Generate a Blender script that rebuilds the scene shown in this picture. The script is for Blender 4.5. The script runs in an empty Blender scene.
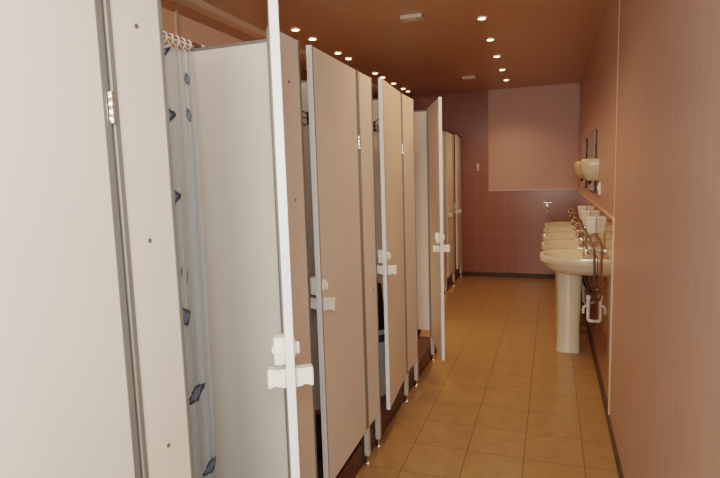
import bpy, bmesh, math, random
from mathutils import Vector, Matrix
random.seed(4)
S = bpy.context.scene
C = S.collection
PI = math.pi
XP, XR, YB, ZC = -0.895, 0.335, 7.80, 2.63      # cubicle front, right wall, back wall, ceiling
XF = -1.24                                      # front of the far, recessed cubicles

# ------------------------------------------------------------------ helpers
def add_box(bm, x0, x1, y0, y1, z0, z1, bev=0.0, seg=2):
    g = bmesh.ops.create_cube(bm, size=1)
    vs = g['verts']
    bmesh.ops.scale(bm, vec=(abs(x1-x0), abs(y1-y0), abs(z1-z0)), verts=vs)
    bmesh.ops.translate(bm, vec=((x0+x1)/2, (y0+y1)/2, (z0+z1)/2), verts=vs)
    if bev > 0:
        es = set(e for v in vs for e in v.link_edges)
        bmesh.ops.bevel(bm, geom=list(es), offset=bev, segments=seg, affect='EDGES', profile=0.5)

def add_lathe(bm, prof, origin=(0, 0, 0), axis='Z', n=24, sx=1.0, sy=1.0):
    """prof: list of (r, h) from one end to the other; closes both ends"""
    o = Vector(origin)
    rings = []
    for r, hh in prof:
        ring = []
        for k in range(n):
            a = 2*PI*k/n
            u, v = r*math.cos(a)*sx, r*math.sin(a)*sy
            p = {'Z': (u, v, hh), 'X': (hh, u, v), 'Y': (v, hh, u)}[axis]
            ring.append(bm.verts.new(o+Vector(p)))
        rings.append(ring)
    for a, b in zip(rings, rings[1:]):
        for k in range(n):
            bm.faces.new((a[k], a[(k+1) % n], b[(k+1) % n], b[k]))
    bm.faces.new(list(reversed(rings[0])))
    bm.faces.new(rings[-1])

def add_tube(bm, pts, r, n=10, smooth=0):
    """tube along a polyline; smooth = Catmull-Rom subdivisions"""
    P = [Vector(p) for p in pts]
    if smooth:
        Q = []
        for i in range(len(P)-1):
            p0, p1, p2, p3 = P[max(i-1, 0)], P[i], P[i+1], P[min(i+2, len(P)-1)]
            for k in range(smooth):
                t = k/smooth
                Q.append(0.5*((2*p1)+(p2-p0)*t+(2*p0-5*p1+4*p2-p3)*t*t+(3*p1-p0-3*p2+p3)*t**3))
        Q.append(P[-1]); P = Q
    rr = r if isinstance(r, (list, tuple)) else [r]*len(P)
    if len(rr) != len(P):
        rr = [rr[0]+(rr[-1]-rr[0])*i/(len(P)-1) for i in range(len(P))]
    t0 = (P[1]-P[0]).normalized()
    nrm = t0.orthogonal().normalized()
    rings = []
    for i, p in enumerate(P):
        t = (P[min(i+1, len(P)-1)]-P[max(i-1, 0)]).normalized()
        nrm = (nrm-t*nrm.dot(t))
        nrm = nrm.normalized() if nrm.length > 1e-6 else t.orthogonal().normalized()
        b = t.cross(nrm)
        rings.append([bm.verts.new(p+(nrm*math.cos(2*PI*k/n)+b*math.sin(2*PI*k/n))*rr[i]) for k in range(n)])
    for a, b in zip(rings, rings[1:]):
        for k in range(n):
            bm.faces.new((a[k], a[(k+1) % n], b[(k+1) % n], b[k]))
    bm.faces.new(list(reversed(rings[0]))); bm.faces.new(rings[-1])

def add_prism(bm, poly, a0, a1, axis='Y', bev=0.0):
    """poly: 2-D outline; axis 'Y' -> (x,z) outline, 'X' -> (y,z), 'Z' -> (x,y)"""
    def P(u, v, a):
        return {'Y': (u, a, v), 'X': (a, u, v), 'Z': (u, v, a)}[axis]
    A = [bm.verts.new(P(u, v, a0)) for u, v in poly]
    B = [bm.verts.new(P(u, v, a1)) for u, v in poly]
    n = len(poly)
    fs = [bm.faces.new(A), bm.faces.new(list(reversed(B)))]
    for k in range(n):
        fs.append(bm.faces.new((A[k], B[k], B[(k+1) % n], A[(k+1) % n])))
    if bev:
        es = set(e for f in fs[:2] for e in f.edges)
        bmesh.ops.bevel(bm, geom=list(es), offset=bev, segments=2, affect='EDGES')

def obj(name, bm, m, parent=None, smooth=False, bevel=0.0):
    bmesh.ops.recalc_face_normals(bm, faces=bm.faces)
    me = bpy.data.meshes.new(name); bm.to_mesh(me); bm.free()
    for mm in (m if isinstance(m, (list, tuple)) else [m]): me.materials.append(mm)
    if smooth:
        for p in me.polygons: p.use_smooth = True
        try: me.set_sharp_from_angle(angle=math.radians(40))
        except Exception: pass
    o = bpy.data.objects.new(name, me); C.objects.link(o)
    if parent: o.parent = parent
    if bevel:
        b = o.modifiers.new('bevel', 'BEVEL'); b.width = bevel; b.segments = 2; b.limit_method = 'ANGLE'
    return o

def tag(o, label, cat, group=None, kind='thing'):
    o['label'] = label; o['category'] = cat; o['kind'] = kind
    if group: o['group'] = group
    return o

def thing(name, label, cat, loc=(0, 0, 0), rotz=0, group=None):
    o = bpy.data.objects.new(name, None); C.objects.link(o)
    o.empty_display_size = .05
    o.location = loc; o.rotation_euler = (0, 0, rotz)
    return tag(o, label, cat, group)

def struct(name, bm, m, label=None):
    o = obj(name, bm, m); o['kind'] = 'structure'
    if label: o['label'] = label
    return o

def dup(root, loc, rotz, label, group=None):
    r = root.copy(); C.objects.link(r); r.location = loc; r.rotation_euler = (0, 0, rotz)
    r['label'] = label
    if group: r['group'] = group
    for ch in list(root.children):
        c = ch.copy(); C.objects.link(c); c.parent = r
        for g in list(ch.children):
            d = g.copy(); C.objects.link(d); d.parent = c
    return r

# ------------------------------------------------------------------ materials
def mat(name, col, rough=.5, metal=0.0, spec=.5, coat=0.0):
    m = bpy.data.materials.new(name); m.use_nodes = True
    b = m.node_tree.nodes['Principled BSDF']
    b.inputs['Base Color'].default_value = (*col, 1)
    b.inputs['Roughness'].default_value = rough
    b.inputs['Metallic'].default_value = metal
    b.inputs['Specular IOR Level'].default_value = spec
    b.inputs['Coat Weight'].default_value = coat
    return m, m.node_tree, b

def noisy(name, col, col2, rough=.5, scale=(8, 8, 8), metal=0.0, spec=.5, bump=0.0, detail=4, coat=0.0, fac=(.35, .65)):
    m, t, b = mat(name, col, rough, metal, spec, coat)
    tc = t.nodes.new('ShaderNodeTexCoord'); mp = t.nodes.new('ShaderNodeMapping')
    mp.inputs['Scale'].default_value = scale
    n = t.nodes.new('ShaderNodeTexNoise'); n.inputs['Scale'].default_value = 1; n.inputs['Detail'].default_value = detail
    r = t.nodes.new('ShaderNodeValToRGB')
    r.color_ramp.elements[0].position, r.color_ramp.elements[1].position = fac
    r.color_ramp.elements[0].color = (*col, 1); r.color_ramp.elements[1].color = (*col2, 1)
    L = t.links.new
    L(tc.outputs['Object'], mp.inputs['Vector']); L(mp.outputs['Vector'], n.inputs['Vector'])
    L(n.outputs['Fac'], r.inputs['Fac']); L(r.outputs['Color'], b.inputs['Base Color'])
    if bump:
        bp = t.nodes.new('ShaderNodeBump'); bp.inputs['Strength'].default_value = bump; bp.inputs['Distance'].default_value = .003
        L(n.outputs['Fac'], bp.inputs['Height']); L(bp.outputs['Normal'], b.inputs['Normal'])
    return m

def tiled(name, plane, w, hgt, c1, c2, cm, rough, mortar=.0025, off=(0, 0), bump=.35, spec=.5, mottled=.0):
    """tiles laid out in metres; plane: which two object axes they run along"""
    m, t, b = mat(name, c1, rough, 0, spec)
    L = t.links.new
    tc = t.nodes.new('ShaderNodeTexCoord'); sp = t.nodes.new('ShaderNodeSeparateXYZ'); cb = t.nodes.new('ShaderNodeCombineXYZ')
    L(tc.outputs['Object'], sp.inputs[0])
    for i, ax in enumerate(plane):
        a = t.nodes.new('ShaderNodeMath'); a.operation = 'ADD'; a.inputs[1].default_value = off[i]
        L(sp.outputs[ax], a.inputs[0]); L(a.outputs[0], cb.inputs[i])
    br = t.nodes.new('ShaderNodeTexBrick'); br.offset = 0; br.squash = 1
    br.inputs['Scale'].default_value = 1; br.inputs['Brick Width'].default_value = w; br.inputs['Row Height'].default_value = hgt
    br.inputs['Mortar Size'].default_value = mortar; br.inputs['Mortar Smooth'].default_value = .2
    br.inputs['Color1'].default_value = (*c1, 1); br.inputs['Color2'].default_value = (*c2, 1); br.inputs['Mortar'].default_value = (*cm, 1)
    L(cb.outputs[0], br.inputs['Vector'])
    col = br.outputs['Color']
    if mottled:
        n = t.nodes.new('ShaderNodeTexNoise'); n.inputs['Scale'].default_value = 14; n.inputs['Detail'].default_value = 5
        mx = t.nodes.new('ShaderNodeMix'); mx.data_type = 'RGBA'; mx.blend_type = 'OVERLAY'; mx.inputs['Factor'].default_value = mottled
        L(tc.outputs['Object'], n.inputs['Vector']); L(col, mx.inputs[6]); L(n.outputs['Fac'], mx.inputs[7]); col = mx.outputs[2]
    L(col, b.inputs['Base Color'])
    bp = t.nodes.new('ShaderNodeBump'); bp.inputs['Strength'].default_value = bump; bp.inputs['Distance'].default_value = .002; bp.invert = True
    L(br.outputs['Fac'], bp.inputs['Height']); L(bp.outputs['Normal'], b.inputs['Normal'])
    return m

M = {}
M['laminate'] = noisy('white_laminate', (.78, .69, .61), (.81, .72, .64), .38, (3, 3, 3), spec=.4)
M['edge'] = noisy('white_edge_band', (.78, .76, .74), (.84, .82, .80), .35, (6, 6, 2))
M['alu'] = noisy('brushed_aluminium', (.22, .205, .18), (.27, .25, .22), .5, (60, 60, 2), metal=.25, spec=.5)
M['leg'] = noisy('pale_leg_paint', (.52, .47, .43), (.58, .53, .48), .4, (9, 9, 4))
M['chrome'] = noisy('polished_chrome', (.80, .78, .74), (.88, .86, .82), .12, (20, 20, 20), metal=1)
M['brass'] = noisy('aged_brass', (.34, .20, .10), (.46, .30, .16), .28, (30, 30, 30), metal=.8)
M['plastic'] = noisy('cream_plastic', (.84, .79, .69), (.88, .83, .73), .32, (12, 12, 12))
M['screw'] = noisy('dark_screw_head', (.20, .18, .16), (.30, .27, .24), .4, (90, 90, 90), metal=.7)
M['floor'] = tiled('beige_floor_tile', ('X', 'Y'), .2945, .2945, (.315, .195, .088), (.305, .187, .083), (.14, .085, .04), .30, .0026, (.123+.2945*9, 2.945*3-3.07+.2945*0+2.945), .3, mottled=.25)
M['riser'] = tiled('brown_step_tile', ('Y', 'X'), .2, .2, (.125, .065, .045), (.115, .06, .04), (.06, .035, .025), .4, .003, (10, 10), .3, mottled=.2)
M['back_tile'] = tiled('rosy_brown_wall_tile', ('X', 'Z'), .2, .305, (.33, .155, .115), (.32, .15, .11), (.43, .25, .19), .22, .002, (10.02, 3.05-1.23+.305*0), .25)
M['side_tile'] = tiled('glazed_side_wall_tile', ('Y', 'Z'), .2, .305, (.34, .185, .115), (.335, .18, .11), (.42, .25, .17), .05, .002, (10, 3.05-1.21), .12, spec=.7)
M['peach_tile'] = tiled('peach_shower_tile', ('Y', 'Z'), .3, .2, (.84, .56, .38), (.83, .55, .37), (.86, .70, .54), .25, .004, (10.02, 10), .3)
M['panel'] = noisy('pink_gloss_panel', (.58, .36, .305), (.61, .38, .32), .5, (1.5, 1.5, 1.5), spec=.5)
M['peach'] = noisy('peach_plaster', (.84, .55, .42), (.86, .57, .44), .5, (2, 2, 2))
M['ceil'] = noisy('brown_ceiling_panel', (.50, .325, .19), (.53, .345, .20), .30, (1.2, .6, 1), spec=.45)
M['cornice'] = noisy('beige_cornice', (.72, .54, .38), (.75, .56, .40), .5, (4, 4, 4))
M['shade_strip'] = noisy('brown_shade_strip', (.42, .21, .12), (.45, .23, .13), .45, (4, 4, 4))  # dark brown of the strip that stands in for shadow
M['trim_wall'] = noisy('pink_joint_strip', (.58, .36, .27), (.60, .38, .29), .4, (4, 4, 4))
M['trim'] = noisy('pale_pink_tile_trim', (.62, .42, .32), (.66, .45, .35), .3, (5, 5, 5))
M['dark'] = noisy('dark_brown_base', (.055, .035, .025), (.075, .05, .035), .4, (6, 6, 6))
M['ceramic'] = noisy('ivory_sanitary_ceramic', (.66, .57, .44), (.68, .59, .46), .12, (3, 3, 3), coat=.4)
M['disp'] = noisy('white_dispenser_plastic', (.80, .76, .68), (.84, .80, .72), .3, (10, 10, 10))
M['beige'] = noisy('beige_moulded_plastic', (.56, .46, .33), (.60, .50, .36), .3, (10, 10, 10))
M['black'] = noisy('matt_black_plastic', (.008, .009, .012), (.016, .017, .02), .5, (20, 20, 20))
M['cloth'] = noisy('black_cloth', (.006, .006, .008), (.016, .015, .017), .9, (40, 40, 40), bump=.5)
M['binwhite'] = noisy('greyish_white_plastic', (.52, .55, .57), (.56, .59, .61), .4, (8, 8, 8))
M['blue'] = noisy('navy_label_print', (.03, .04, .12), (.04, .05, .16), .4, (20, 20, 20))
M['iron'] = noisy('black_wrought_wire', (.02, .018, .016), (.035, .03, .028), .4, (30, 30, 30), metal=.3)
M['hose'] = noisy('brown_hose', (.10, .05, .03), (.14, .07, .045), .4, (30, 30, 30))
M['white_pipe'] = noisy('white_drain_plastic', (.80, .76, .70), (.84, .80, .74), .3, (10, 10, 10))
M['vent'] = noisy('off_white_vent_plastic', (.62, .52, .42), (.66, .56, .46), .4, (10, 10, 10))

def wall_plaster():
    m, t, b = mat('streaked_pink_wallcovering', (.4, .25, .18), .36, 0, .5)
    L = t.links.new
    tc = t.nodes.new('ShaderNodeTexCoord'); mp = t.nodes.new('ShaderNodeMapping'); mp.inputs['Scale'].default_value = (1, 30, 2.4)
    n = t.nodes.new('ShaderNodeTexNoise'); n.inputs['Scale'].default_value = 2.3; n.inputs['Detail'].default_value = 9; n.inputs['Roughness'].default_value = .7; n.inputs['Distortion'].default_value = .4
    r = t.nodes.new('ShaderNodeValToRGB')
    r.color_ramp.elements[0].position = .3; r.color_ramp.elements[1].position = .7
    r.color_ramp.elements[0].color = (.44, .285, .235, 1); r.color_ramp.elements[1].color = (.55, .38, .33, 1)
    bp = t.nodes.new('ShaderNodeBump'); bp.inputs['Strength'].default_value = .16; bp.inputs['Distance'].default_value = .003
    L(tc.outputs['Object'], mp.inputs[0]); L(mp.outputs[0], n.inputs['Vector']); L(n.outputs['Fac'], r.inputs['Fac'])
    L(r.outputs['Color'], b.inputs['Base Color']); L(n.outputs['Fac'], bp.inputs['Height']); L(bp.outputs['Normal'], b.inputs['Normal'])
    return m
M['plaster'] = wall_plaster()

def mirror_mat():
    m, t, b = mat('silvered_mirror', (.78, .74, .70), .04, 1.0)
    n = t.nodes.new('ShaderNodeTexNoise'); n.inputs['Scale'].default_value = 6
    mr = t.nodes.new('ShaderNodeMapRange'); mr.inputs[3].default_value = .03; mr.inputs[4].default_value = .08
    t.links.new(n.outputs['Fac'], mr.inputs[0]); t.links.new(mr.outputs[0], b.inputs['Roughness'])
    return m
M['mirror'] = mirror_mat()

def lamp_mat():
    m = bpy.data.materials.new('warm_lamp_glass'); m.use_nodes = True
    t = m.node_tree; t.nodes.clear()
    e = t.nodes.new('ShaderNodeEmission'); o = t.nodes.new('ShaderNodeOutputMaterial')
    e.inputs['Color'].default_value = (1, .78, .48, 1); e.inputs['Strength'].default_value = 9
    t.links.new(e.outputs[0], o.inputs[0])
    return m
M['lamp'] = lamp_mat()

def curtain_mat():
    m = bpy.data.materials.new('sheer_white_curtain'); m.use_nodes = True
    t = m.node_tree; b = t.nodes['Principled BSDF']; out = t.nodes['Material Output']
    a = t.nodes.new('ShaderNodeVertexColor'); a.layer_name = 'print'
    tr = t.nodes.new('ShaderNodeBsdfTransparent'); mx = t.nodes.new('ShaderNodeMixShader')
    tl = t.nodes.new('ShaderNodeBsdfTranslucent'); mx2 = t.nodes.new('ShaderNodeMixShader'); mx2.inputs[0].default_value = .15
    b.inputs['Roughness'].default_value = .35
    L = t.links.new
    L(a.outputs['Color'], b.inputs['Base Color']); L(a.outputs['Color'], tl.inputs['Color'])
    L(b.outputs[0], mx2.inputs[1]); L(tl.outputs[0], mx2.inputs[2])
    L(a.outputs['Alpha'], mx.inputs[0]); L(tr.outputs[0], mx.inputs[1]); L(mx2.outputs[0], mx.inputs[2])
    L(mx.outputs[0], out.inputs['Surface'])
    return m
M['curtain'] = curtain_mat()

# ------------------------------------------------------------------ setting
def plate(name, x0, x1, y0, y1, z0, z1, m, label=None, bev=0):
    bm = bmesh.new(); add_box(bm, x0, x1, y0, y1, z0, z1, bev); return struct(name, bm, m, label)

plate('floor', -2.6, XR+.1, -1.0, YB+.1, -.08, 0, M['floor'], 'beige square floor tiles with dark joints')
plate('ceiling', -2.6, XR+.1, -1.0, YB+.1, ZC, ZC+.08, M['ceil'], 'glossy brown ceiling with recessed lamps')
# right wall: streaked wall covering near the camera and above the glazed tiles
bm = bmesh.new()
add_box(bm, XR, XR+.1, -1.0, 3.335, 0, ZC); add_box(bm, XR, XR+.1, 3.338, YB, 1.21, ZC)
struct('wall_right', bm, M['plaster'], 'pinkish streaked wall along the right of the corridor')
plate('wall_right_tiles', XR, XR+.1, 3.336, YB, 0, 1.21, M['side_tile'], 'glossy tiled lower wall behind the washbasins')
bpy.data.objects['wall_right_tiles'].name = 'wall_right.001'
bm = bmesh.new()
add_box(bm, XR-.008, XR+.004, 3.338, YB, 1.20, 1.222, .003); 
struct('trim_1', bm, M['trim'], 'pale trim along the top of the tiles')
bm = bmesh.new(); add_box(bm, XR-.008, XR+.004, 3.322, 3.342, .05, 1.222, .003)
struct('trim_2', bm, M['trim'], 'pale upright trim ending the tiles')
bm = bmesh.new(); add_box(bm, XR-.002, XR+.004, 3.333, 3.339, 1.222, ZC)
struct('trim_3', bm, M['trim_wall'], 'thin upright joint in the right wall')
bm = bmesh.new(); add_box(bm, XR-.012, XR+.004, -1.0, YB, 0, .045, .003)
struct('baseboard_right', bm, M['dark'], 'thin dark strip at the foot of the right wall')
bm = bmesh.new(); add_box(bm, XR-.02, XR+.004, -1.0, YB, ZC-.02, ZC, .004)
struct('trim_4', bm, M['ceil'], 'slim cornice where the right wall meets the ceiling')
# back wall: tiles with a plain glossy panel in the upper right
plate('wall_back', -2.6, XR+.1, YB, YB+.1, 0, ZC, M['back_tile'], 'rosy brown tiled end wall')
bm = bmesh.new(); add_box(bm, -.845, XR, YB-.006, YB+.01, 1.245, ZC)
o = struct('wall_back.001', bm, M['panel'], 'plain glossy pink upper part of the end wall')
bm = bmesh.new(); add_box(bm, -.85, XR, YB-.012, YB+.01, 1.225, 1.247, .002)
struct('trim_5', bm, M['trim'], 'pale strip under the plain pink panel')
bm = bmesh.new(); add_box(bm, -2.2, XR-.012, YB-.015, YB+.01, 0, .06, .003)
struct('baseboard_back', bm, M['dark'], 'dark skirting at the foot of the end wall')
# left side of the room, behind the cubicles
plate('wall_left', -2.6, -2.2, -1.0, 2.875, 0, ZC, M['peach_tile'], 'peach tiled wall at the back of the shower')
plate('wall_left.001', -2.6, -2.2, 2.875, 3.86, 0, ZC, M['peach'], 'plain peach wall above the cubicles')
plate('wall_left.002', -2.6, -2.45, 3.86, YB, 0, ZC, M['back_tile'], 'recessed left wall behind the cubicles')
bm = bmesh.new(); add_box(bm, -2.21, -2.188, 2.862, 2.886, 0, ZC-.001)
struct('trim_6', bm, M['trim'], 'pale upright strip between tiles and plain wall')
bm = bmesh.new(); add_box(bm, -2.2, -2.085, -1.0, YB, ZC-.042, ZC, .004)
struct('trim_7', bm, M['cornice'], 'beige strip running along the ceiling over the cubicles')
bm = bmesh.new(); add_prism(bm, [(-2.2, 2.535), (-2.193, 2.535), (-2.180, 2.575), (-2.180, 2.588), (-2.2, 2.588)], -1.0, 3.86, 'Y')  # strip built in place of the shadow band under the cornice
struct('shadow_strip', bm, M['shade_strip'], 'darker brown strip standing in for a shadow band below the beige strip')
# brown tiled step the cubicles stand on
bm = bmesh.new()
add_box(bm, -2.45, -.914, -1.0, 4.36, 0, .12); add_box(bm, -2.45, XF-.019, 4.36, YB, 0, .12)
o = struct('trim_8', bm, M['riser'], 'brown tiled step under the cubicles')

# ------------------------------------------------------------------ cubicle fronts
ZB, ZT = .20, 2.00
def front_panel(label, y0, y1, x=XP, legs=True, screws=(), group='fixed front panels between the cubicle doors', toprail=False):
    t = thing('front_panel', label, 'panel', (x, (y0+y1)/2, 0), 0, group)
    w = (y1-y0)/2
    bm = bmesh.new(); add_box(bm, -.011, .011, -w+.012, w-.012, ZB, ZT); obj('panel', bm, M['laminate'], t)
    for s in (-1, 1):
        bm = bmesh.new()
        add_prism(bm, [(-.016, s*(w-.014)), (.0135, s*(w-.014)), (.0135, s*(w-.002)), (.009, s*w), (-.016, s*w)], ZB, ZT+.002, 'Z')
        obj('edge_profile', bm, M['alu'], t)
        if legs:
            bm = bmesh.new(); add_box(bm, -.013, .013, s*(w-.018)-.016, s*(w-.018)+.016, .045, ZB, .003)
            lg = obj('leg', bm, M['leg'], t)
            bm = bmesh.new()
            add_lathe(bm, [(.0175, 0), (.0175, .006), (.014, .011), (.008, .015), (.008, .03), (.012, .036), (.012, .047)], (0, s*(w-.018), 0), n=20)
            obj('foot', bm, M['chrome'], lg, smooth=True)
    if toprail:
        bm = bmesh.new(); add_box(bm, -.017, .017, -w, w, ZT, ZT+.022, .003); obj('top_rail', bm, M['dark'], t)
    for (dy, z) in screws:
        bm = bmesh.new(); add_lathe(bm, [(.0055, .010), (.0055, .0125), (.003, .0145)], (0, dy, z), 'X', 12); obj('screw', bm, M['screw'], t, smooth=True)
    return t

# ------------------------------------------------------------------ cubicle door, hinge at the origin, free edge towards -Y, outer face +X
def handle_bm(bm, s, yc, zc):
    """pull knob: flat on top, finger scoop below, flared end"""
    d0, d = .0105, .0585
    prof = []
    top = [(d0, .0245), (d*.5, .0235), (d-.003, .0255), (d, .022)]
    bot = [(d, -.022), (d-.004, -.026), (d*.82, -.0200), (d*.62, -.0125), (d*.45, -.0185), (d*.33, -.0255), (d0, -.0255)]
    prof = [(s*a, zc+b) for a, b in top+bot]
    add_prism(bm, prof, yc-.017, yc+.017, 'Y', bev=.004)

def cubicle_door(label, x, yh, ang, L=.555, group='cubicle doors', zh=.985):
    t = thing('cubicle_door', label, 'door', (x, yh, 0), ang, group)
    bm = bmesh.new(); add_box(bm, -.0095, .0095, -L+.004, -.010, ZB, ZT); obj('panel', bm, M['laminate'], t)
    bm = bmesh.new(); add_box(bm, -.0113, .0113, -L-.003, -L+.004, ZB-.002, ZT+.002, .002)
    obj('edge_band', bm, M['edge'], t)['label'] = 'bright white free edge of the door'
    for s in (-1, 1):
        bm = bmesh.new(); add_box(bm, s*.0095, s*.0120, -L+.004, -L+.0095, ZB, ZT); obj('edge_profile', bm, M['alu'], t)
    bm = bmesh.new(); add_prism(bm, [(-.0115, -.020), (.0115, -.020), (.0115, -.003), (.006, 0), (-.0115, 0)], ZB, ZT+.001, 'Z')
    obj('hinge_profile', bm, M['alu'], t)
    bm = bmesh.new()
    for k, dz in enumerate((-.026, -.009, .009, .026)):
        add_lathe(bm, [(.0045, -.0075), (.0052, -.006), (.0052, .006), (.0045, .0075)], (.0145, .000, 1.660+dz), n=14)
    add_box(bm, .009, .0125, -.012, .0072, 1.660-.034, 1.660+.034, .001)
    obj('hinge', bm, M['chrome'], t, smooth=True)
    for s in (-1, 1):
        bm = bmesh.new(); handle_bm(bm, s, -L+.034, zh); obj('handle', bm, M['plastic'], t, smooth=True)
    bm = bmesh.new()                                    # sliding bolt case on the inner face
    add_box(bm, -.040, -.0095, -L+.008, -L+.056, zh+.040, zh+.112, .004); la = obj('latch', bm, M['plastic'], t, smooth=True)
    bm = bmesh.new(); add_prism(bm, [(-.040, zh+.066), (-.045, zh+.068), (-.045, zh+.084), (-.040, zh+.086)], -L+.024, -L+.040, 'Y', bev=.003)
    obj('turn_knob', bm, M['plastic'], la, smooth=True)
    bm = bmesh.new()                                    # occupancy rosette on the outer face
    add_lathe(bm, [(.024, .009), (.024, .013), (.021, .017), (.013, .018)], (0, -L+.036, zh+.076), 'X', 28)
    ro = obj('indicator', bm, M['plastic'], t, smooth=True)
    bm = bmesh.new(); add_box(bm, .017, .027, -L+.032, -L+.040, zh+.060, zh+.092, .003)
    obj('slot_bar', bm, M['plastic'], ro, smooth=True)
    return t

front_panel('wide front panel with three screws, between nearest closed door and shower opening', .924, 1.102, screws=((.0, 1.85), (-.01, 1.365), (.0, .855)))
front_panel('front panel with one screw, right behind the open white-edged shower door', 1.662, 1.857, screws=((.0, 1.84), (.01, 1.42)))
front_panel('front panel between second and third cubicle doors counted from the open shower door', 2.484, 2.706, screws=((.045, .9),))
front_panel('front panel left of the wide opening that shows a pale divider', 3.287, 3.598)
front_panel('narrow end panel carrying the wide open fourth door', 4.125, 4.345)

D0 = cubicle_door('large nearest door, closed, filling the left edge of the picture', XP, .9185, 0, .56)
D1 = cubicle_door('shower door standing open edge-on, white edge and pull knobs facing us', XP+.004, 1.658, 0.508, .553)
D2 = cubicle_door('slightly ajar door just past the shower door, pinkish front fully seen', XP+.002, 2.478, .023, .545)
D3 = cubicle_door('ajar door with a black bag showing through its gap', XP+.002, 3.280, .085, .548)
D4 = cubicle_door('door swung wide into the corridor beside the row of floor feet', XP+.004, 4.120, .345, .555)

# far recessed cubicles
front_panel('long blank front panel of the far recessed cubicles, mostly hidden', 5.20, 5.99, x=XF, toprail=True, group='far front panels')
front_panel('slim panel just right of the wide open door edge, far recessed cubicles', 6.505, 6.595, x=XF, toprail=True, group='far front panels')
front_panel('slim panel between the last two far recessed doors', 7.105, 7.185, x=XF, toprail=True, group='far front panels')
front_panel('last slim panel touching the tiled end wall', 7.695, 7.79, x=XF, toprail=True, group='far front panels')
cubicle_door('far recessed door mostly hidden behind the wide open door', XF+.002, 6.50, .02, .50, 'far cubicle doors')
cubicle_door('far recessed door, slightly ajar, last but one before the tiled end wall', XF+.002, 7.10, .035, .495, 'far cubicle doors')
cubicle_door('last far recessed door, ajar, nearest the tiled end wall', XF+.002, 7.69, .07, .495, 'far cubicle doors')

# divider panels between cubicles
def divider(label, y, x0=-2.195, x1=XP-.016):
    t = thing('divider_panel', label, 'panel', ((x0+x1)/2, y, 0), 0, 'divider panels between cubicles')
    w = (x1-x0)/2
    bm = bmesh.new(); add_box(bm, -w, w-.022, -.010, .010, ZB+.02, ZT-.012); obj('panel', bm, M['laminate'], t)
    bm = bmesh.new(); add_box(bm, -w, w, -.013, .013, ZT-.012, ZT, .002); obj('top_rail', bm, M['alu'], t)
    bm = bmesh.new(); add_box(bm, w-.024, w, -.016, .016, ZB+.02, ZT-.012, .002); obj('edge_profile', bm, M['alu'], t)
    bm = bmesh.new(); add_box(bm, -w+.10, -w+.13, -.013, .013, .165, ZB+.022, .003); lg = obj('leg', bm, M['leg'], t)
    bm = bmesh.new(); add_lathe(bm, [(.026, .12), (.026, .125), (.012, .132), (.010, .165)], (-w+.115, 0, 0), n=20); obj('foot', bm, M['chrome'], lg, smooth=True)
    return t
divider('divider beside the nearest closed door, edge hidden behind the wide front panel', 1.02)
divider('large white divider seen inside the shower beside the curtain', 1.782)
divider('pale divider glimpsed through the gap of the second door', 2.592)
divider('pale divider glimpsed above the black bag', 3.43)
divider('pale divider fully seen in the opening before the wide open door', 4.235)
divider('divider between the last far recessed cubicles', 7.145, x0=-2.44, x1=XF-.016)
divider('divider closing the start of the far recessed cubicles', 5.18, x0=-2.44, x1=XF-.016)

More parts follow.
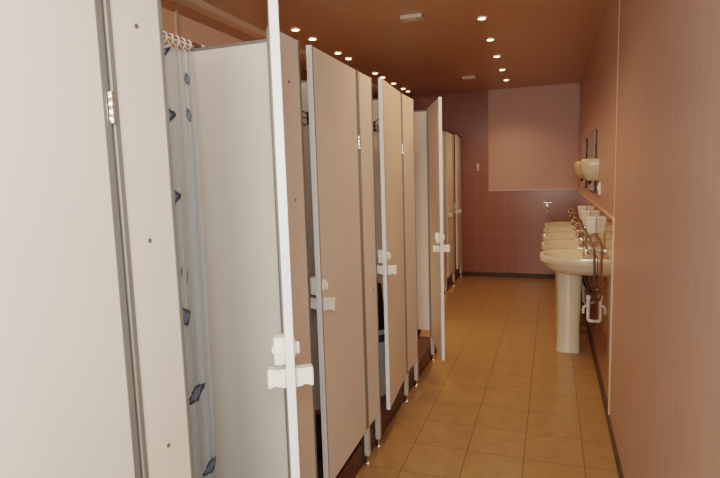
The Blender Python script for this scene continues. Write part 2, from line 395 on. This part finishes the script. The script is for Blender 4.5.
# ------------------------------------------------------------------ shower curtain
def rail():
    bm = bmesh.new(); add_tube(bm, [(-1.28, .99, 2.0095), (-1.28, 1.815, 2.0095)], .009, 14)
    o = obj('curtain_rail', bm, M['chrome'], smooth=True)
    tag(o, 'thin shower rail carrying the curtain, laid across two dividers', 'rail')
    for y in (.986, 1.815):
        bm = bmesh.new(); add_lathe(bm, [(.012, 0), (.0125, .002), (.0125, .010), (.009, .013)], (-1.28, y, 2.0095), 'Y', 18)
        obj('end_cap', bm, M['plastic'], o, smooth=True)
rail()
def curtain():
    y0, y1, z0, z1 = 1.455, 1.752, .24, 1.985
    NS, NZ = 190, 290
    me = bpy.data.meshes.new('shower_curtain')
    V, F, cols = [], [], []
    # printed diamonds: (y, z, half width, half height, tilt)
    D = [(1.575, 1.955, .040, .032, .3), (1.580, 1.735, .040, .042, .1), (1.712, 1.875, .012, .026, .2), (1.707, 1.745, .012, .030, .2), (1.584, 1.445, .036, .038, .1),
         (1.604, 1.170, .006, .020, -.25), (1.636, 1.142, .007, .032, -.25), (1.604, 1.000, .030, .040, .25), (1.640, .687, .047, .036, .35), (1.703, .358, .044, .032, .25),
         (1.49, 1.25, .04, .035, .2), (1.49, .75, .04, .035, .2), (1.48, 1.62, .04, .035, .2)]
    for j in range(NZ+1):
        z = z0+(z1-z0)*j/NZ
        g = .55+.45*(z1-z)/(z1-z0)
        for i in range(NS+1):
            s = i/NS
            ph = s*2*PI*4.0+.35*math.sin(z*1.7)+.9*math.sin(s*5+z*.8)
            x = -1.280+.020*math.sin(ph)*(.6+.4*math.sin(s*5+1))*g*.55+.002*math.sin(s*61+z*3)
            sag = .012*(1-abs(math.sin(PI*8*s)))*max(0, (z-1.9)/.085) if z > 1.9 else 0
            y = y0+(y1-y0)*s+.006*math.sin(ph*2+.6)*g-.012*math.sin(z*2.2)*s
            V.append((x, y, z-sag))
            c = (.80, .92, 1.0, .60+.10*math.sin(ph+.8))
            for (dy, dz, a, b, tl) in D:
                u, v = y-dy, z-dz
                if abs(u) > .1 or abs(v) > .1: continue
                uu, vv = u*math.cos(tl)+v*math.sin(tl), -u*math.sin(tl)+v*math.cos(tl)
                q = abs(uu)/(a*1.5)+abs(vv)/b
                if q < 1:
                    nz = .5+.5*math.sin(u*420+v*150)*math.sin(v*300-u*90)
                    c = (.035, .05, .085, .97) if q > .66 else (.16+.12*nz, .22+.15*nz, .36+.20*nz, .93)
            cols.append(c)
    W = NS+1
    for j in range(NZ):
        for i in range(NS):
            a = j*W+i; F.append((a, a+1, a+1+W, a+W))
    me.from_pydata(V, [], F); me.update()
    at = me.color_attributes.new('print', 'FLOAT_COLOR', 'POINT')
    for i, c in enumerate(cols): at.data[i].color = c
    me.materials.append(M['curtain'])
    for p in me.polygons: p.use_smooth = True
    o = bpy.data.objects.new('shower_curtain', me); C.objects.link(o)
    tag(o, 'sheer white shower curtain with blue diamonds, bunched beside the white divider', 'curtain')
    for k in range(9):
        y = y0+.012+(y1-y0-.03)*k/8
        bm = bmesh.new()
        pts = [(-1.28+.0125*math.sin(a), y+.003*math.sin(2*a), 2.003+.0175*math.cos(a)) for a in [2*PI*q/18 for q in range(19)]]
        add_tube(bm, pts, .0024, 8); obj('ring', bm, M['plastic'], o, smooth=True)
curtain()

# ------------------------------------------------------------------ coat hooks on the dividers
def coat_hook(label, x, y, z):
    t = thing('coat_hook', label, 'hook', (x, y, z), 0, 'scrolled wire coat hooks')
    bm = bmesh.new(); add_box(bm, -.0045, .0045, -.008, -.0002, -.032, .032, .001); obj('back_plate', bm, M['iron'], t)
    for s in (-1, 1):
        bm = bmesh.new()
        add_tube(bm, [(0, -.006, .018), (s*.018, -.012, .034), (s*.042, -.018, .040), (s*.058, -.020, .026), (s*.050, -.022, .012), (s*.038, -.022, .018)], .0027, 8, 5)
        add_tube(bm, [(0, -.006, -.006), (s*.016, -.014, .006), (s*.030, -.022, -.004), (s*.028, -.026, -.022), (s*.012, -.022, -.028)], .0027, 8, 5)
        add_tube(bm, [(0, -.006, -.026), (s*.018, -.014, -.036), (s*.036, -.020, -.030), (s*.044, -.022, -.040)], .0027, 8, 5)
        obj('scroll', bm, M['iron'], t, smooth=True)
    return t
coat_hook('scrolled black coat hook on divider in the gap of the second door', -1.195, 2.581, 1.805)
coat_hook('scrolled black coat hook on divider above the black bag', -1.105, 3.419, 1.822)

# ------------------------------------------------------------------ things glimpsed in the cubicles
def bin_(label, loc, r, hh, m, lidm=None):
    t = thing('waste_bin', label, 'bin', loc, 0)
    bm = bmesh.new()
    add_lathe(bm, [(r*.78, 0), (r*.80, .004), (r, hh-.01), (r*1.05, hh-.008), (r*1.05, hh), (r*.96, hh), (r*.78, .02)], n=32)
    obj('bucket', bm, m, t, smooth=True)
    bm = bmesh.new()
    add_lathe(bm, [(r*1.06, hh), (r*1.06, hh+.012), (r*.8, hh+.035), (r*.3, hh+.045), (r*.05, hh+.046)], n=32)
    obj('lid', bm, lidm or m, t, smooth=True)
    return t
bin_('low black bin on the step inside the second cubicle, seen through the gap', (-1.095, 2.30, .12), .088, .15, M['black'])
bin_('small black bin under the divider in the opening before the wide open door', (-1.10, 4.36, .12), .055, .045, M['black'])
# tall white container with a navy label, black garment hanging above it
t = thing('container', 'tall greyish white container with navy label below the black bag', 'container', (-1.06, 3.12, .12))
bm = bmesh.new(); add_lathe(bm, [(.085, 0), (.09, .006), (.09, .395), (.087, .402)], n=32); obj('body', bm, M['binwhite'], t, smooth=True)
bm = bmesh.new(); add_lathe(bm, [(.0908, .352), (.0912, .354), (.0912, .396), (.0908, .398)], n=32); obj('label_band', bm, M['blue'], t, smooth=True)
bm = bmesh.new(); add_lathe(bm, [(.0925, .402), (.0930, .404), (.0930, .420), (.088, .424)], n=32); obj('cap', bm, M['binwhite'], t, smooth=True)
bm = bmesh.new()
N, K = 28, 22
rings = []
for j in range(K+1):
    f = j/K; z = .545+.285*f
    rw = .086*(1-.30*f**2.4)+.005*math.sin(f*7); rd = .066*(1-.45*f**1.6)
    rings.append([bm.verts.new((-1.06+rw*math.cos(a)*(1+.05*math.sin(5*a+f*2)), 3.12+rd*math.sin(a)*(1+.07*math.sin(7*a+f)), z)) for a in [2*PI*q/N for q in range(N)]])
for a, b in zip(rings, rings[1:]):
    for q in range(N): bm.faces.new((a[q], a[(q+1) % N], b[(q+1) % N], b[q]))
bm.faces.new(rings[0]); bm.faces.new(rings[-1])
g = obj('cloth_bag', bm, M['cloth'], smooth=True)
tag(g, 'black cloth bag standing on the white container in the third cubicle', 'bag')
bm = bmesh.new(); add_tube(bm, [(-1.10, 3.12, .825), (-1.095, 3.12, .87), (-1.06, 3.12, .895), (-1.025, 3.12, .87), (-1.02, 3.12, .825)], .006, 8, 6)
obj('handle', bm, M['cloth'], g, smooth=True)

# ------------------------------------------------------------------ washbasins
def basin(label, y):
    t = thing('washbasin', label, 'washbasin', (XR, y, 0), 0, 'pedestal washbasins')
    # bowl: rings from the rim down, D-shaped outline in plan (flat at the wall)
    D_, W_ = .425, .285
    def outline(sx, sy, x_shift=0, n=40):
        pts = []
        for k in range(n+1):
            a = -PI/2+PI*k/n
            ex = abs(math.cos(a))**.72; ey = math.copysign(abs(math.sin(a))**.80, math.sin(a))
            pts.append((-ex*D_*sx+x_shift, ey*W_*sy))
        return pts
    bm = bmesh.new()
    levels = [(.40, .42, .660, 0), (.66, .72, .668, 0), (.82, .88, .690, 0), (.92, .955, .722, 0), (.965, .985, .755, 0), (.995, 1.0, .765, 0), (1.0, 1.0, .800, 0), (.988, .990, .812, 0), (.95, .95, .815, 0)]
    rings = []
    for sx, sy, z, sh in levels:
        rings.append([bm.verts.new((u, v, z)) for u, v in outline(sx, sy)])
    # inner bowl
    for (sx, sy, z, back) in [(.90, .86, .810, -.095), (.86, .80, .79, -.10), (.76, .68, .74, -.12), (.55, .45, .705, -.14), (.46, .12, .70, -.17)]:
        ring = []
        for u, v in outline(1, 1):
            f = -u/D_
            ring.append(bm.verts.new((back+(-(D_*sx)-back)*f, v*sy, z)))
        rings.append(ring)
    n = len(rings[0])
    for a, b in zip(rings, rings[1:]):
        for k in range(n): bm.faces.new((a[k], a[(k+1) % n], b[(k+1) % n], b[k]))
    bm.faces.new(rings[0]); bm.faces.new(rings[-1])
    bmesh.ops.translate(bm, vec=(-.003, 0, 0), verts=bm.verts)
    obj('bowl', bm, M['ceramic'], t, smooth=True)
    bm = bmesh.new()
    rings = []
    for z, w, d0, d1 in [(0, .098, -.290, -.098), (.03, .092, -.286, -.100), (.20, .080, -.282, -.104), (.45, .082, -.286, -.098), (.60, .090, -.295, -.09), (.675, .098, -.305, -.085)]:
        r = []
        for k in range(28):
            a = 2*PI*k/28
            ex = math.copysign(abs(math.cos(a))**.6, math.cos(a)); ey = math.copysign(abs(math.sin(a))**.6, math.sin(a))
            r.append(bm.verts.new(((d0+d1)/2+(d1-d0)/2*ex, w*ey, z)))
        rings.append(r)
    for a, b in zip(rings, rings[1:]):
        for k in range(28): bm.faces.new((a[k], a[(k+1) % 28], b[(k+1) % 28], b[k]))
    bm.faces.new(rings[0]); bm.faces.new(rings[-1])
    obj('pedestal', bm, M['ceramic'], t, smooth=True)
    bm = bmesh.new(); add_lathe(bm, [(.018, .7015), (.018, .705), (.008, .706)], (-.245, 0, 0), n=18); obj('drain_ring', bm, M['chrome'], t, smooth=True)
    # white drain trap between pedestal and wall
    bm = bmesh.new()
    add_tube(bm, [(-.045, -.03, .47), (-.045, -.03, .40), (-.045, -.03, .30), (-.040, -.03, .268), (-.020, -.03, .262), (-.002, -.03, .262)], .0135, 12, 5)
    add_lathe(bm, [(.018, .44), (.020, .445), (.020, .475), (.016, .48)], (-.045, -.03, 0), n=16)
    add_tube(bm, [(-.045, -.03, .385), (-.068, -.03, .388), (-.080, -.03, .37), (-.082, -.03, .325)], .0105, 10, 4)
    obj('drain_trap', bm, M['white_pipe'], t, smooth=True)
    bm = bmesh.new(); add_tube(bm, [(-.08, -.03, .668), (-.07, -.03, .60), (-.047, -.03, .54), (-.045, -.03, .475)], .011, 10, 5)
    obj('drain_hose', bm, M['hose'], t, smooth=True)
    for dy in (-.085, .05):
        bm = bmesh.new(); add_tube(bm, [(-.075, dy*.4, .67), (-.09, dy*.6, .60), (-.065, dy, .55), (-.03, dy, .52), (-.003, dy, .52)], .006, 8, 5)
        obj('supply_hose', bm, M['iron'], t, smooth=True)
    return t
def faucet(label, y):
    t = thing('faucet', label, 'faucet', (XR-.07, y, .8145), 0, 'taps on the washbasins')
    bm = bmesh.new(); add_lathe(bm, [(.026, 0), (.026, .008), (.02, .014), (.016, .03), (.018, .044), (.012, .052)], n=20); obj('base', bm, M['chrome'], t, smooth=True)
    bm = bmesh.new(); add_tube(bm, [(0, 0, .045), (0, 0, .14), (-.004, 0, .170), (-.022, 0, .188), (-.048, 0, .182), (-.060, 0, .158)], .008, 12, 5); obj('spout', bm, M['brass'], t, smooth=True)
    for s in (-1, 1):
        bm = bmesh.new()
        add_tube(bm, [(0, s*.012, .03), (0, s*.05, .036)], .008, 10)
        for a in (0, PI/2):
            add_tube(bm, [(math.cos(a)*.024, s*.056, .036+math.sin(a)*.024), (-math.cos(a)*.024, s*.056, .036-math.sin(a)*.024)], .005, 8)
        add_lathe(bm, [(.010, s*.05), (.010, s*.064)], (0, 0, .036), 'Y', 12)
        obj('cross_handle', bm, M['chrome'], t, smooth=True)
    bm = bmesh.new(); add_lathe(bm, [(.010, .165), (.012, .170), (.012, .178), (.009, .182)], (-.060, 0, -.02), n=14); obj('nozzle', bm, M['chrome'], t, smooth=True)
    return t
def dispenser(label, y):
    t = thing('soap_dispenser', label, 'dispenser', (XR, y, .985), 0, 'white dispensers above the washbasins')
    bm = bmesh.new()
    rings = []
    for z, w, d in [(0, .036, .050), (.004, .040, .056), (.05, .048, .068), (.11, .054, .076), (.128, .055, .077), (.134, .050, .070)]:
        rings.append([bm.verts.new((-d if a else -.0015, b*w, z)) for a, b in ((0, -1), (1, -.72), (1, .72), (0, 1))])
    for a, b in zip(rings, rings[1:]):
        for k in range(4): bm.faces.new((a[k], a[(k+1) % 4], b[(k+1) % 4], b[k]))
    bm.faces.new(rings[0]); bm.faces.new(rings[-1])
    obj('case', bm, M['disp'], t, bevel=.004)
    bm = bmesh.new(); add_lathe(bm, [(.012, -.012), (.015, .002)], (-.035, 0, 0), n=14); obj('push_nozzle', bm, M['disp'], t, smooth=True)
    return t
YS = [4.68, 5.34, 6.00, 6.66, 7.32]
wh = ['nearest', 'second nearest', 'middle', 'second farthest', 'farthest']
for y, w in zip(YS, wh):
    if w == 'nearest':
        B0 = basin('nearest ivory washbasin, its whole pedestal in view', y)
        F0 = faucet('tall brown tap with chrome base on the nearest washbasin', y)
        P0 = dispenser('nearest and largest looking white dispenser above the first washbasin', y)
    else:
        dup(B0, (XR, y, 0), 0, f'{w} ivory washbasin in the row along the right wall')
        dup(F0, (XR-.07, y, .8145), 0, f'tap on the {w} washbasin in the row')
        if y < 6.5: dup(P0, (XR, y, .985), 0, f'white dispenser above the {w} washbasin in the row')

bm = bmesh.new()
add_tube(bm, [(XR-.035, 7.70, .915), (XR-.035, 6.2, .925), (XR-.035, 5.0, .93), (XR-.032, 4.52, .925), (XR-.028, 4.37, .88), (XR-.025, 4.335, .78), (XR-.025, 4.34, .60), (XR-.02, 4.40, .50), (XR-.012, 4.45, .49)], .0085, 10, 8)
h = obj('water_hose', bm, M['hose'], smooth=True)
tag(h, 'brown hose along the wall above the washbasins, dropping past the nearest one', 'hose')

# mirrors with dark edges above the basins
def mirror(label, y0, y1):
    t = thing('wall_mirror', label, 'mirror', (XR, (y0+y1)/2, 1.31), 0, 'mirrors above the washbasins')
    w = (y1-y0)/2
    bm = bmesh.new(); add_box(bm, -.016, -.001, -w, w, 0, .50); obj('backing', bm, M['black'], t)
    bm = bmesh.new(); add_box(bm, -.0165, -.0161, -w+.004, w-.004, .004, .496); obj('glass', bm, M['mirror'], t)
    for s in (-1, 1):
        for z in (.04, .40):
            bm = bmesh.new(); add_box(bm, -.021, -.006, s*w-.010 if s > 0 else -w-.004, s*w+.004 if s > 0 else -w+.010, z-.007, z+.007, .002); obj('clip', bm, M['alu'], t)
    return t
mirror('near mirror on the right wall, its dark edge towards us', 4.70, 5.42)
mirror('far mirror on the right wall behind the near one', 5.90, 6.62)

def dryer(label, y):
    t = thing('hand_dryer', label, 'dryer', (XR, y, 1.41), 0, 'rounded beige fixtures between the mirrors')
    bm = bmesh.new()
    rings = []
    for z, w, d in [(0, .085, .075), (.012, .10, .095), (.06, .118, .118), (.12, .125, .128), (.150, .125, .128), (.163, .117, .118), (.167, .10, .10)]:
        r = []
        for k in range(25):
            a = -PI/2+PI*k/24
            r.append(bm.verts.new((-d*abs(math.cos(a))**.45-.001, w*math.copysign(abs(math.sin(a))**.6, math.sin(a)), z)))
        rings.append(r)
    n = 25
    for a, b in zip(rings, rings[1:]):
        for k in range(n): bm.faces.new((a[k], a[(k+1) % n], b[(k+1) % n], b[k]))
    bm.faces.new(rings[0]); bm.faces.new(rings[-1])
    obj('housing', bm, M['beige'], t, smooth=True)
    bm = bmesh.new(); add_tube(bm, [(-.055, 0, .004), (-.058, 0, -.012), (-.070, 0, -.020)], .013, 14, 3); obj('nozzle', bm, M['black'], t, smooth=True)
    return t
dryer('rounded beige wall fixture in front of the near mirror edge', 4.55)
dryer('rounded beige wall fixture between near and far mirrors, half hidden', 5.68)
t = thing('wall_socket', 'small white socket on the right wall below the nearest beige fixture', 'socket', (XR, 4.28, 1.355))
bm = bmesh.new(); add_box(bm, -.014, -.001, -.035, .035, -.045, .045, .004); obj('cover_plate', bm, M['disp'], t)
bm = bmesh.new(); add_lathe(bm, [(.024, -.0205), (.024, -.012)], (0, 0, 0), 'X', 20); obj('plug_ring', bm, M['disp'], t, smooth=True)

# back wall tap, and a plate imitating a glint
t = thing('wall_tap', 'small chrome tap on the tiled end wall left of the farthest washbasin', 'tap', (-.055, YB, 1.02))
bm = bmesh.new(); add_lathe(bm, [(.028, -.001), (.028, -.008), (.012, -.014), (.011, -.07), (.014, -.08)], (0, 0, 0), 'Y', 18); obj('body', bm, M['chrome'], t, smooth=True)
bm = bmesh.new(); add_tube(bm, [(0, -.06, -.005), (0, -.09, -.02), (0, -.105, -.06), (0, -.105, -.09)], .009, 10, 4); obj('spout', bm, M['chrome'], t, smooth=True)
bm = bmesh.new(); add_lathe(bm, [(.008, .0), (.008, .03), (.012, .034)], (0, -.05, 0), n=12)
add_tube(bm, [(-.05, -.05, .038), (.05, -.05, .038)], .0075, 10); obj('cross_handle', bm, M['chrome'], t, smooth=True)
t = thing('glint_plate', 'tiny white plate and hook standing in for a glint on the brown tiles beyond the last door', 'fitting', (-.995, YB, 1.575))
bm = bmesh.new(); add_prism(bm, [(-.017, -.0005), (-.017, -.008), (-.012, -.014), (.012, -.014), (.017, -.008), (.017, -.0005)], -.05, .05, 'Z', bev=.003); obj('plate', bm, M['edge'], t, smooth=True)  # white plate added to imitate a bright glint on the tiles
bm = bmesh.new(); add_tube(bm, [(0, -.013, -.012), (0, -.03, -.022), (0, -.042, -.012), (0, -.042, .006)], .005, 10, 5); obj('hook', bm, M['chrome'], t, smooth=True)

# ------------------------------------------------------------------ ceiling lamps and vents
def spot(label, x, y, group):
    t = thing('ceiling_spotlight', label, 'spotlight', (x, y, ZC), 0, group)
    bm = bmesh.new()
    prof = [(.028, -.001), (.030, -.006), (.040, -.006), (.043, -.001)]
    n = 28
    rings = [[bm.verts.new((r*math.cos(2*PI*k/n), r*math.sin(2*PI*k/n), z)) for k in range(n)] for r, z in prof]
    for a, b in zip(rings, rings[1:]):
        for k in range(n): bm.faces.new((a[k], a[(k+1) % n], b[(k+1) % n], b[k]))
    obj('trim_ring', bm, M['brass'], t, smooth=True)
    bm = bmesh.new(); add_lathe(bm, [(.030, -.001), (.030, -.004), (.020, -.007), (.004, -.008)], n=n); obj('lamp_glass', bm, M['lamp'], t, smooth=True)
    return t
YL = [3.862, 4.177, 4.737, 5.007, 5.843, 6.124, 6.590, 7.047, 7.300]
YR = [4.193, 4.881, 5.601, 6.346, 7.066]
num = ['first', 'second', 'third', 'fourth', 'fifth', 'sixth', 'seventh', 'eighth', 'ninth']
lamps = []
p = None
for i, y in enumerate(YL):
    lb = f'{num[i]} lit ceiling spotlight counted from the front over the cubicles'
    p = spot(lb, -1.865, y, 'spotlights over the cubicles') if i == 0 else dup(p, (-1.865, y, ZC), 0, lb)
    lamps.append((-1.865, y))
for i, y in enumerate(YR):
    x = -.50-.012*i
    dup(p, (x, y, ZC), 0, f'{num[i]} lit ceiling spotlight counted from the front over the corridor', 'spotlights over the corridor')
    lamps.append((x, y))
def vent(label, x, y):
    t = thing('ceiling_vent', label, 'vent', (x, y, ZC), 0, 'off-white ceiling boxes')
    bm = bmesh.new(); add_box(bm, -.078, .078, -.055, .055, -.028, -.0005, .004); obj('housing', bm, M['vent'], t)
    bm = bmesh.new(); add_lathe(bm, [(.034, -.0275), (.034, -.031), (.026, -.033)], n=24); obj('grille', bm, M['cornice'], t, smooth=True)
    return t
vent('nearer off-white box fixed on the ceiling', -.955, 3.91)
vent('farther off-white box on the ceiling near the end wall', -.935, 6.60)

# ------------------------------------------------------------------ lights
def light(name, typ, loc, energy, col, rot=(0, 0, 0), **k):
    d = bpy.data.lights.new(name, typ); d.energy = energy; d.color = col
    for a, b in k.items(): setattr(d, a, b)
    o = bpy.data.objects.new(name, d); C.objects.link(o); o.location = loc; o.rotation_euler = rot
    return o
for x, y in lamps+[(-.5, 3.47), (-.5, 2.75), (-1.865, 3.3)]:  # the extra three are unseen lamps without fittings, added for light
    if x < -1: light('spot_lamp', 'SPOT', (x, y, ZC-.013), 20.0, (1, .68, .42), spot_size=math.radians(80), spot_blend=.6, shadow_soft_size=.03)
    else: light('spot_lamp', 'SPOT', (x, y, ZC-.012), 22, (1, .63, .36), spot_size=math.radians(125), spot_blend=.8, shadow_soft_size=.03)
light('camera_flash', 'POINT', (.03, -.02, 1.66), 10.5, (.97,.985,.97), shadow_soft_size=.022)

light('rear_room_light', 'AREA', (-.05, -1.7, 2.0), 28, (1, .95, .88), (math.radians(82), 0, 0), shape='RECTANGLE', size=.7, size_y=.6)
light('rear_cool_fill', 'AREA', (.28, -.55, 1.6), 12.0, (.62, .93, 1.0), (math.radians(90), 0, math.radians(50)), shape='RECTANGLE', size=.4, size_y=1.0)  # added fill to cool the nearest door; no window stands here
light('ceiling_bounce_light', 'AREA', (-.05, .05, ZC-.03), 7, (.96, .98, .96), (math.radians(12), 0, 0), shape='DISK', size=.5)  # unseen area light standing in for flash bounced off the ceiling
w = bpy.data.worlds.new('World'); S.world = w; w.use_nodes = True
bg = w.node_tree.nodes['Background']; bg.inputs['Color'].default_value = (.90, .93, .86, 1); bg.inputs['Strength'].default_value = 1.15

# ------------------------------------------------------------------ camera
cam = bpy.data.cameras.new('camera'); co = bpy.data.objects.new('camera', cam); C.objects.link(co)
cam.sensor_width = 36; cam.lens = 535/720*36; cam.clip_start = .02
vpx, vpy = 552-360, 170-239
Yc = Vector((vpx, -vpy, 535)).normalized()
Dc = Vector((140, -4545, 535)).normalized()
Zc = -Dc; Zc = (Zc-Yc*Zc.dot(Yc)).normalized()
Xc = Yc.cross(Zc)
if Xc.x < 0: Xc = -Xc
# rows of R: world axes in camera (right, up, forward) coordinates
right = Vector((Xc.x, Yc.x, Zc.x)); up = Vector((Xc.y, Yc.y, Zc.y)); fw = Vector((Xc.z, Yc.z, Zc.z))
co.matrix_world = Matrix(((right.x, up.x, -fw.x, 0), (right.y, up.y, -fw.y, 0), (right.z, up.z, -fw.z, 1.5), (0, 0, 0, 1)))
S.camera = co
S.view_settings.view_transform = 'Filmic'
S.view_settings.look = 'Medium High Contrast'
S.view_settings.exposure = 0.58
S.view_settings.gamma = 1.0
